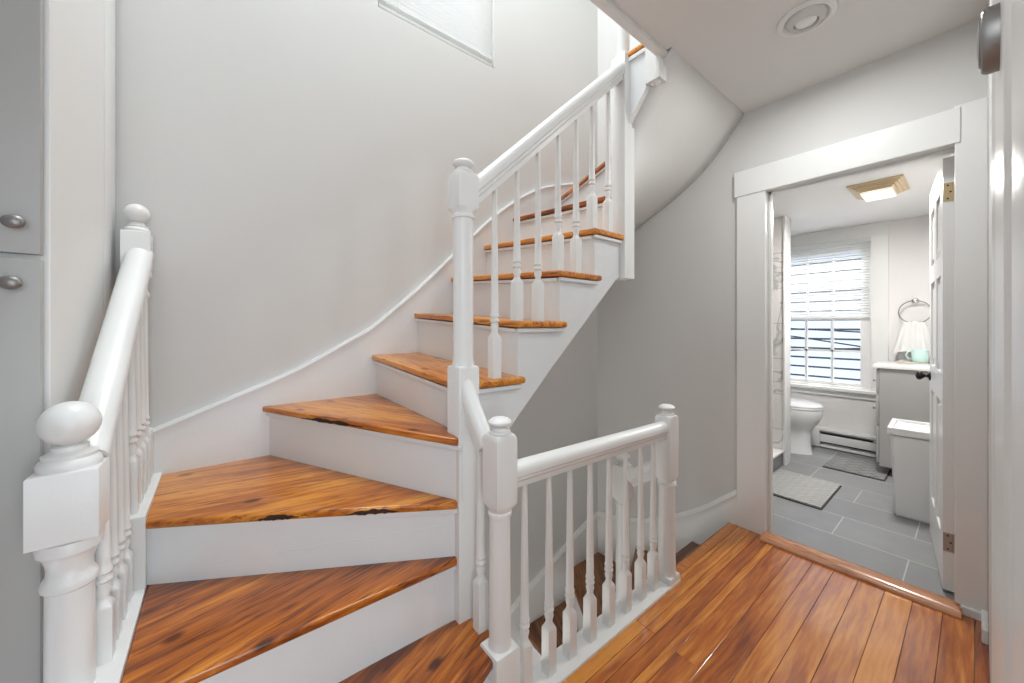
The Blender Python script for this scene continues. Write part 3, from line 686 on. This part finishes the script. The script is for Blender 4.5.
bm = bmesh.new(); slats(bm, 'x', WX0+.008, WX1-.008, YW+.021, WZ0+.033, WZ0+.068, .0075, .025, math.radians(-8)); keep(bl, link('gathered_slats', bm, SLAT))
B('head_rail', WX0+.004, WX1-.004, YW+.005, YW+.04, WZ1-.04, WZ1, SLAT, bl)
bm = bmesh.new()
for x in (WX0+.12, WX1-.10): tube(bm, [(x, YW+.006, WZ0+.03), (x, YW+.006, WZ1-.03)], .0012, 6)
keep(bl, link('cord', bm, SLAT))

# ================================================================== CEILING LIGHT (recessed)
cl = thing('recessed_light', 'round recessed eyeball light set in the hall ceiling', 'ceiling light', (1.926, .446, 2.51))
def lathe_local(name, secs, m, parent, n=40, open_=False, auto=35):
    bm = bmesh.new(); rings = [[bm.verts.new((r*math.cos(2*PI*i/n), r*math.sin(2*PI*i/n), z)) for i in range(n)] for r, z in secs]
    for a, b in zip(rings, rings[1:]):
        for i in range(n): bm.faces.new((a[i], a[(i+1) % n], b[(i+1) % n], b[i]))
    if not open_: bm.faces.new(rings[0][::-1]); bm.faces.new(rings[-1])
    o = link(name, bm, m, parent, auto=auto); return o
lathe_local('trim_ring', [(.100, -.0005), (.100, -.006), (.094, -.010), (.080, -.010), (.074, -.004), (.072, -.0005)], WHITE, cl, open_=True)
lathe_local('eyeball', [(.070, -.001), (.066, -.012), (.050, -.026), (.044, -.028), (.042, -.020), (.0415, -.012)], CANWALL, cl, open_=True)
b = lathe_local('bulb_face', [(.0412, -.010), (.036, -.019), (.020, -.024), (.004, -.0255)], PORC, cl)

# round metal bumper on the near door casing
bp_ = thing('door_bumper', 'round satin metal knob on the white door frame at the top right', 'door hardware', (.752, -.0165, 1.575))
def disc_y(name, secs, m, parent, n=32):
    bm = bmesh.new(); rings = [[bm.verts.new((r*math.cos(2*PI*i/n), y, r*math.sin(2*PI*i/n))) for i in range(n)] for r, y in secs]
    for a, b in zip(rings, rings[1:]):
        for i in range(n): bm.faces.new((a[i], a[(i+1) % n], b[(i+1) % n], b[i]))
    bm.faces.new(rings[0][::-1]); bm.faces.new(rings[-1]); return link(name, bm, m, parent, auto=35)
disc_y('rose', [(.038, -.002), (.038, .009), (.0365, .0125), (.034, .0140)], SATIN, bp_)
disc_y('face_cap', [(.030, .0135), (.029, .0155), (.012, .0168), (.003, .017)], SATIN, bp_)

# ================================================================== BATHROOM
XB = 4.80
struct(B('floor_bath', 2.535, XB, -.10, 2.2, -.05, 0.0, TILE))
struct(B('ceiling_bath', 2.60, XB, -.12, 2.2, 2.18, 2.30, BCEIL))
BY0, BY1, BZ0, BZ1 = .620, 1.410, .625, 2.050
bm = bmesh.new(); box(bm, XB, XB+.14, -.12, BY0, -.05, 2.3); box(bm, XB, XB+.14, BY1, 2.2, -.05, 2.3); box(bm, XB, XB+.14, BY0, BY1, -.05, BZ0); box(bm, XB, XB+.14, BY0, BY1, BZ1, 2.3)
struct(link('wall_bath_window', bm, BWALL))
bm = bmesh.new(); box(bm, 2.60, XB, -.12, -.02, -.05, 2.3); box(bm, 4.785, XB, -.02, .300, -.0, 2.18)
struct(link('wall_bath_side', bm, BWALL))
struct(B('wall_bath_far', 2.60, XB, 2.10, 2.2, -.05, 2.3, MARBLE))
# shower partition
pw = struct(B('wall_shower', 3.87, 4.01, 1.052, 2.10, 0, 2.18, MARBLE))
struct(B('trim_8', 3.862, 4.016, 1.040, 1.056, 0, 2.18, WHITE, bev=.003))
sc = thing('shower_curb', 'low shower curb with dark tiled face and white top', 'shower curb', (3.2, 1.10, 0))
B('tiled_face', 2.625, 3.862, 1.058, 1.15, 0.0, .118, DTILE, sc); B('top_slab', 2.625, 3.862, 1.046, 1.16, .118, .138, COUNTER, sc, .004)
# window casing, sill, sashes
bm = bmesh.new()
box(bm, XB-.022, XB, BY0-.115, BY0, .60, 2.09, .003); box(bm, XB-.022, XB, BY1, BY1+.12, .60, 2.09, .003)
box(bm, XB-.024, XB, BY0-.12, BY1+.13, BZ1+.005, 2.178, .003); box(bm, XB-.05, XB+.03, BY0-.12, BY1+.14, BZ0-.045, BZ0-.015, .005)
box(bm, XB-.018, XB, BY0-.11, BY1+.12, BZ0-.10, BZ0-.045, .003)
struct(link('trim_9', bm, WHITE))
def sash(x0, y0, y1, z0, z1, rows, name='window_2'):
    bm = bmesh.new(); f = .080; g0, g1 = .045, (.100 if z1 > 1.9 else .040)
    box(bm, x0, x0+.035, y0, y0+f, z0, z1); box(bm, x0, x0+.035, y1-f, y1, z0, z1); box(bm, x0, x0+.035, y0+f, y1-f, z0, z0+g0); box(bm, x0, x0+.035, y0+f, y1-f, z1-g1, z1)
    for k in (1, 2):
        yy = y0+f+(y1-y0-2*f)*k/3; box(bm, x0+.003, x0+.030, yy-.011, yy+.011, z0+g0, z1-g1)
    zz = (z0+z1)/2; box(bm, x0+.003, x0+.030, y0+f, y1-f, zz-.009, zz+.009)
    o = struct(link(name, bm, WHITE)); gm = bmesh.new(); box(gm, x0+.014, x0+.018, y0+f, y1-f, z0+g0, z1-g1); g = link('pane', gm, GLASS); g.parent = o
sash(XB+.075, BY0, BY1, 1.28, BZ1, 2, 'window_2'); sash(XB+.035, BY0, BY1, BZ0-.01, 1.325, 2, 'window_3')
bb = thing('bathroom_window_blind', 'white slatted blind drawn over the bathroom window', 'window blind', (XB, 1.02, BZ1))
bm = bmesh.new(); slats(bm, 'y', BY0+.01, BY1-.01, XB-.0, 1.335, BZ1-.05, .0245, .025, math.radians(-30)); keep(bb, link('slats', bm, SLAT))
B('bottom_rail', XB-.014, XB+.012, BY0+.01, BY1-.01, 1.300, 1.322, SLAT, bb, .003)
B('head_rail', XB-.018, XB+.02, BY0-.0, BY1-.0, BZ1-.035, BZ1+.005, SLAT, bb, .003)
# horizontal siding and wires of the neighbouring house seen through the lower sash
SID = mat('pale_house_siding', (0.62, 0.68, 0.74), 0.7)
nb = thing('neighbour_house', 'pale clapboard house wall outside the bathroom window', 'house', (8.0, 1.6, 0))
bm = bmesh.new()
for i in range(38):
    z = -.9+i*.16; prism(bm, [(7.98, -2.0, z), (7.95, -2.0, z), (7.965, -2.0, z+.128), (7.98, -2.0, z+.128)], (0, 7, 0))
keep(nb, link('siding', bm, SID))
B('backing_wall', 8.0, 8.1, -2, 5, -.9, 5.2, mat('siding_lap_shade', (.10, .11, .12), .9), nb)  # dark backing paints in the shadow lines between the boards
bm = bmesh.new()
for a_, b_ in (((7.6, -2, .95), (7.6, 5, 1.35)), ((7.6, -2, .40), (7.6, 5, 1.55)), ((7.5, -2, 1.15), (7.5, 5, .55))): tube(bm, [a_, b_], .012, 6)
wr = link('power_lines', bm, BLACK); tag(wr, 'thin dark power lines crossing outside the bathroom window', 'power line')
# baseboard heater
bh = thing('baseboard_heater', 'white electric baseboard heater along the wall under the bathroom window', 'heater', (4.77, .78, 0))
B('back_panel', 4.77, XB-.002, .525, 1.06, .02, .195, WHITE, bh); B('top_cover', 4.725, 4.77, .525, 1.06, .170, .195, WHITE, bh, .003)
B('front_cover', 4.725, 4.735, .525, 1.06, .065, .140, WHITE, bh, .002); B('bottom_lip', 4.730, 4.77, .525, 1.06, .012, .035, WHITE, bh)
B('end_cap', 4.722, 4.775, .985, 1.06, .012, .196, WHITE, bh, .003)
B('fins', 4.745, 4.768, .53, .98, .05, .150, DARKGAP, bh)
# toilet
to = thing('toilet', 'white porcelain toilet partly hidden by the shower wall', 'toilet', (4.42, 1.15, 0))
def egg(bm, secs, n=36):
    rings = []
    for z, w, f, b_, cy in secs:      # half-width, front reach (-y), back reach (+y), centre y
        rings.append([bm.verts.new((w*math.cos(2*PI*i/n)*1.0, cy+(b_ if math.sin(2*PI*i/n) > 0 else f)*math.sin(2*PI*i/n), z)) for i in range(n)])
    for a, b in zip(rings, rings[1:]):
        for i in range(n): bm.faces.new((a[i], a[(i+1) % n], b[(i+1) % n], b[i]))
    bm.faces.new(rings[0][::-1]); bm.faces.new(rings[-1])
bm = bmesh.new(); egg(bm, [(0, .115, .175, .24, 0), (.02, .112, .17, .235, 0), (.12, .105, .16, .23, 0), (.20, .108, .165, .23, 0), (.26, .13, .19, .23, 0), (.31, .16, .225, .23, 0), (.36, .18, .245, .235, 0), (.41, .187, .255, .24, 0), (.43, .185, .252, .24, 0)])
link('bowl', bm, PORC, to, auto=50)
bm = bmesh.new(); egg(bm, [(.432, .185, .25, .22, 0), (.436, .190, .258, .22, 0), (.446, .190, .258, .22, 0), (.450, .186, .252, .22, 0)]); link('seat', bm, PORC, to, auto=50)
bm = bmesh.new(); egg(bm, [(.453, .185, .25, .22, 0), (.457, .189, .256, .22, 0), (.470, .186, .252, .22, 0), (.482, .165, .225, .20, 0), (.490, .12, .16, .16, 0), (.492, .05, .07, .08, 0)]); link('lid', bm, PORC, to, auto=60)
bm = bmesh.new(); box(bm, -.2, .2, .25, .42, .40, .78, .015); link('tank', bm, PORC, to, auto=40)
bm = bmesh.new(); box(bm, -.21, .21, .24, .43, .78, .81, .008); link('tank_lid', bm, PORC, to, auto=40)
# vanity
va = thing('vanity_cabinet', 'grey vanity cabinet under a white counter beyond the bin', 'vanity', (4.5, .25, 0))
bm = bmesh.new(); box(bm, 4.243, 4.698, -.018, .500, .075, .872); box(bm, 4.243, 4.26, -.018, .42, 0, .075); box(bm, 4.26, 4.698, -.018, .42, 0, .075); keep(va, link('body', bm, GREYCAB))
for z0, z1 in ((.10, .40), (.41, .66), (.67, .865)):
    nm = 'drawer'; bm = bmesh.new(); box(bm, 4.248, 4.695, .502, .520, z0, z1, .003); d = link(nm, bm, GREYCAB, auto=40); keep(va, d)
    bm = bmesh.new(); tube(bm, [(4.30, .520, (z0+z1)/2), (4.30, .532, (z0+z1)/2), (4.30, .545, (z0+z1)/2)], [.004, .006, .011], 12)
    k = link('knob', bm, CHROME, auto=40); k.parent = d
bm = bmesh.new(); box(bm, 4.222, 4.698, -.018, .535, .875, .905, .006); keep(va, link('counter_top', bm, COUNTER, auto=40))
# tray + mug on the counter
tray = B('tray', 4.56, 4.685, .27, .44, .906, .914, PAPER, bev=.002); tag(tray, 'thin tan tray under the mint green mug', 'tray')
mg = thing('mug', 'mint green mug standing on the vanity counter', 'mug', (4.62, .300, .916))
lathe_local('cup', [(.001, 0), (.040, .0), (.045, .006), (.050, .05), (.053, .105), (.0500, .105), (.047, .05), (.040, .010), (.001, .008)], MINT, mg, n=28)
bm = bmesh.new(); tube(bm, [(0.01, .050+.03*math.sin(t*PI/8), .055-.034*math.cos(t*PI/8)) for t in range(9)], .006, 8); link('handle', bm, MINT, mg, smooth=True)
# towel ring + towel
tr = thing('towel_ring', 'chrome towel ring mounted on the bathroom wall above the counter', 'towel ring', (4.760, .338, 1.440))
bm = bmesh.new(); tube(bm, [(.024, 0, 0), (.018, 0, 0), (.014, 0, 0), (.006, 0, 0), (-.022, 0, 0), (-.030, 0, 0), (-.033, 0, 0)], [.024, .024, .018, .009, .009, .012, .006], 20); link('mount', bm, CHROME, tr, auto=40)
bm = bmesh.new(); tube(bm, [(-.024, .098*math.sin(2*PI*i/40), -.098+.098*math.cos(2*PI*i/40)) for i in range(41)], .0042, 8, cap=False); link('ring', bm, SATIN, tr, smooth=True)
bm = bmesh.new(); nu, nv = 26, 26; gr = []
for j in range(nv+1):
    v = j/nv; row = []
    hw = .056+.060*v**.8
    for i in range(nu+1):
        u = -1+2*i/nu
        yy = u*hw+.012*v*math.sin(2.2*u)+.006*v; xx = -.036-.012*math.sin(u*7+1.1)*(.3+.7*v)-.005*math.sin(u*15+2*v)
        zz = -.180-.285*v-.012*(1-v)*u*u+.018*v*math.sin(3*u+.6)
        if j == 0: xx = -.024-.01*math.sin(u*7+1)*.3
        row.append(bm.verts.new((xx, yy, zz)))
    gr.append(row)
for a, b in zip(gr, gr[1:]):
    for i in range(nu): bm.faces.new((a[i], a[i+1], b[i+1], b[i]))
tw = link('hand_towel', bm, CLOTH, smooth=True); tw.location = tr.location; tag(tw, 'white hand towel hanging gathered through the chrome ring', 'towel')
sd = tw.modifiers.new('s', 'SOLIDIFY'); sd.thickness = .005; sd.offset = 1
# bin
bi = thing('waste_bin', 'tall pale plastic bin with a rimmed lid behind the open door', 'bin', (3.56, .232, 0)); bi.scale = (1, 1, .965)
bm = bmesh.new(); loft(bm, [(0.0, 1, 1), (0.008, 1, 1)], n=4)
bm.free(); bm = bmesh.new()
def taper(bm, z0, hx0, hy0, z1, hx1, hy1, inset=None):
    a = [bm.verts.new((sx*hx0, sy*hy0, z0)) for sx, sy in ((-1, -1), (1, -1), (1, 1), (-1, 1))]; b = [bm.verts.new((sx*hx1, sy*hy1, z1)) for sx, sy in ((-1, -1), (1, -1), (1, 1), (-1, 1))]
    for i in range(4): bm.faces.new((a[i], a[(i+1) % 4], b[(i+1) % 4], b[i]))
    bm.faces.new(a[::-1]); bm.faces.new(b)
taper(bm, 0, .145, .108, .545, .168, .122); bmesh.ops.bevel(bm, geom=list(bm.edges), offset=.010, segments=3, affect='EDGES'); link('body', bm, PLAST, bi, auto=40)
bm = bmesh.new(); box(bm, -.182, .182, -.136, .136, .545, .572, .006)
for x0, x1, y0, y1 in ((-.182, .182, -.136, -.112), (-.182, .182, .112, .136), (-.182, -.158, -.112, .112), (.158, .182, -.112, .112)): box(bm, x0, x1, y0, y1, .568, .590, .004)
link('lid', bm, PLAST, bi, auto=40)
bi.rotation_euler = (0, 0, math.radians(2))
# mats
m1 = thing('bath_mat', 'light grey quilted bath mat in front of the shower curb', 'bath mat', (3.41, .84, 0))
B('backing', 3.125, 3.705, .640, 1.040, 0.0, .006, EDGE, m1, .002); B('top_pad', 3.131, 3.699, .646, 1.034, .006, .017, MAT1, m1, .004)
m2 = thing('bathroom_rug', 'dark grey patterned rug on the tiles in front of the vanity', 'rug', (4.4, .64, 0))
B('backing', 4.090, 4.66, .450, .835, 0.0, .005, EDGE, m2, .001); B('top_pad', 4.098, 4.652, .456, .829, .005, .012, MAT2, m2, .002)
# ceiling fixture
cf = thing('bathroom_ceiling_light', 'rectangular ceiling light with gold ribbed trim in the bathroom', 'ceiling light', (3.565, .425, 2.18))
bm = bmesh.new()
for i in range(5):
    hx, hy = .185-.016*i, .135-.014*i; z = -.002-.009*i; box(bm, -hx, hx, -hy, hy, z-.010, z)
link('ribbed_trim', bm, GOLD, cf)
B('diffuser', -.118, .118, -.076, .076, -.062, -.046, LENS, None, .006).parent = cf
# six-panel door, hinged on the right jamb, swung into the bathroom
dl = thing('bathroom_door', 'white panelled bathroom door standing open against the right', 'door', (2.605, .064, 0))
dl.rotation_euler = (0, 0, math.radians(6.3))
DW, DH = .70, 1.99
bm = bmesh.new(); rails_z = [(.015, .24), (.86, 1.00), (1.46, 1.56), (1.86, DH)]
stiles = [(0, .10), (.30, .40), (DW-.10, DW)]
for x0, x1 in stiles: box(bm, x0, x1, 0, .035, .015, DH)
for z0, z1 in rails_z:
    box(bm, .10, .30, 0, .035, z0, z1); box(bm, .40, DW-.10, 0, .035, z0, z1)
link('frame', bm, WHITE, dl)
for x0, x1 in ((.10, .30), (.40, DW-.10)):
    for (a, z0), (z1, b) in zip(rails_z, rails_z[1:]):
        bm = bmesh.new(); box(bm, x0, x1, .010, .025, z0, z1)
        box(bm, x0+.03, x1-.03, .004, .031, z0+.03, z1-.03, .006); link('door_panel', bm, WHITE, dl)
for zc, m in ((1.83, BRASS), (.235, STEEL)):
    bm = bmesh.new(); box(bm, -.0025, 0, .003, .034, zc-.042, zc+.042); tube(bm, [(-.005, .001, zc-.042), (-.005, .001, zc+.042)], .0045, 8)
    h = link('hinge', bm, m, dl); tag(h, 'aged brass hinge' if m is BRASS else 'dull steel hinge')
    bm = bmesh.new()
    for dz, dy in ((-.03, .02), (0, .012), (.03, .02)): tube(bm, [(-.0035, dy, zc+dz), (-.0022, dy, zc+dz)], .0038, 10)
    link('screws', bm, DARKGAP, h)
bm = bmesh.new(); kx, kz = DW-.065, .93
secs = [(.026, .035), (.026, .040), (.020, .043), (.010, .046), (.009, .058), (.016, .064), (.025, .072), (.027, .080), (.023, .089), (.012, .094), (.002, .095)]
rings = [[bm.verts.new((kx+r*math.cos(2*PI*i/24), y, kz+r*math.sin(2*PI*i/24))) for i in range(24)] for r, y in secs]
for a, b in zip(rings, rings[1:]):
    for i in range(24): bm.faces.new((a[i], a[(i+1) % 24], b[(i+1) % 24], b[i]))
bm.faces.new(rings[0][::-1]); bm.faces.new(rings[-1])
tag(link('door_knob', bm, BLACK, dl, smooth=True), 'black round door knob')
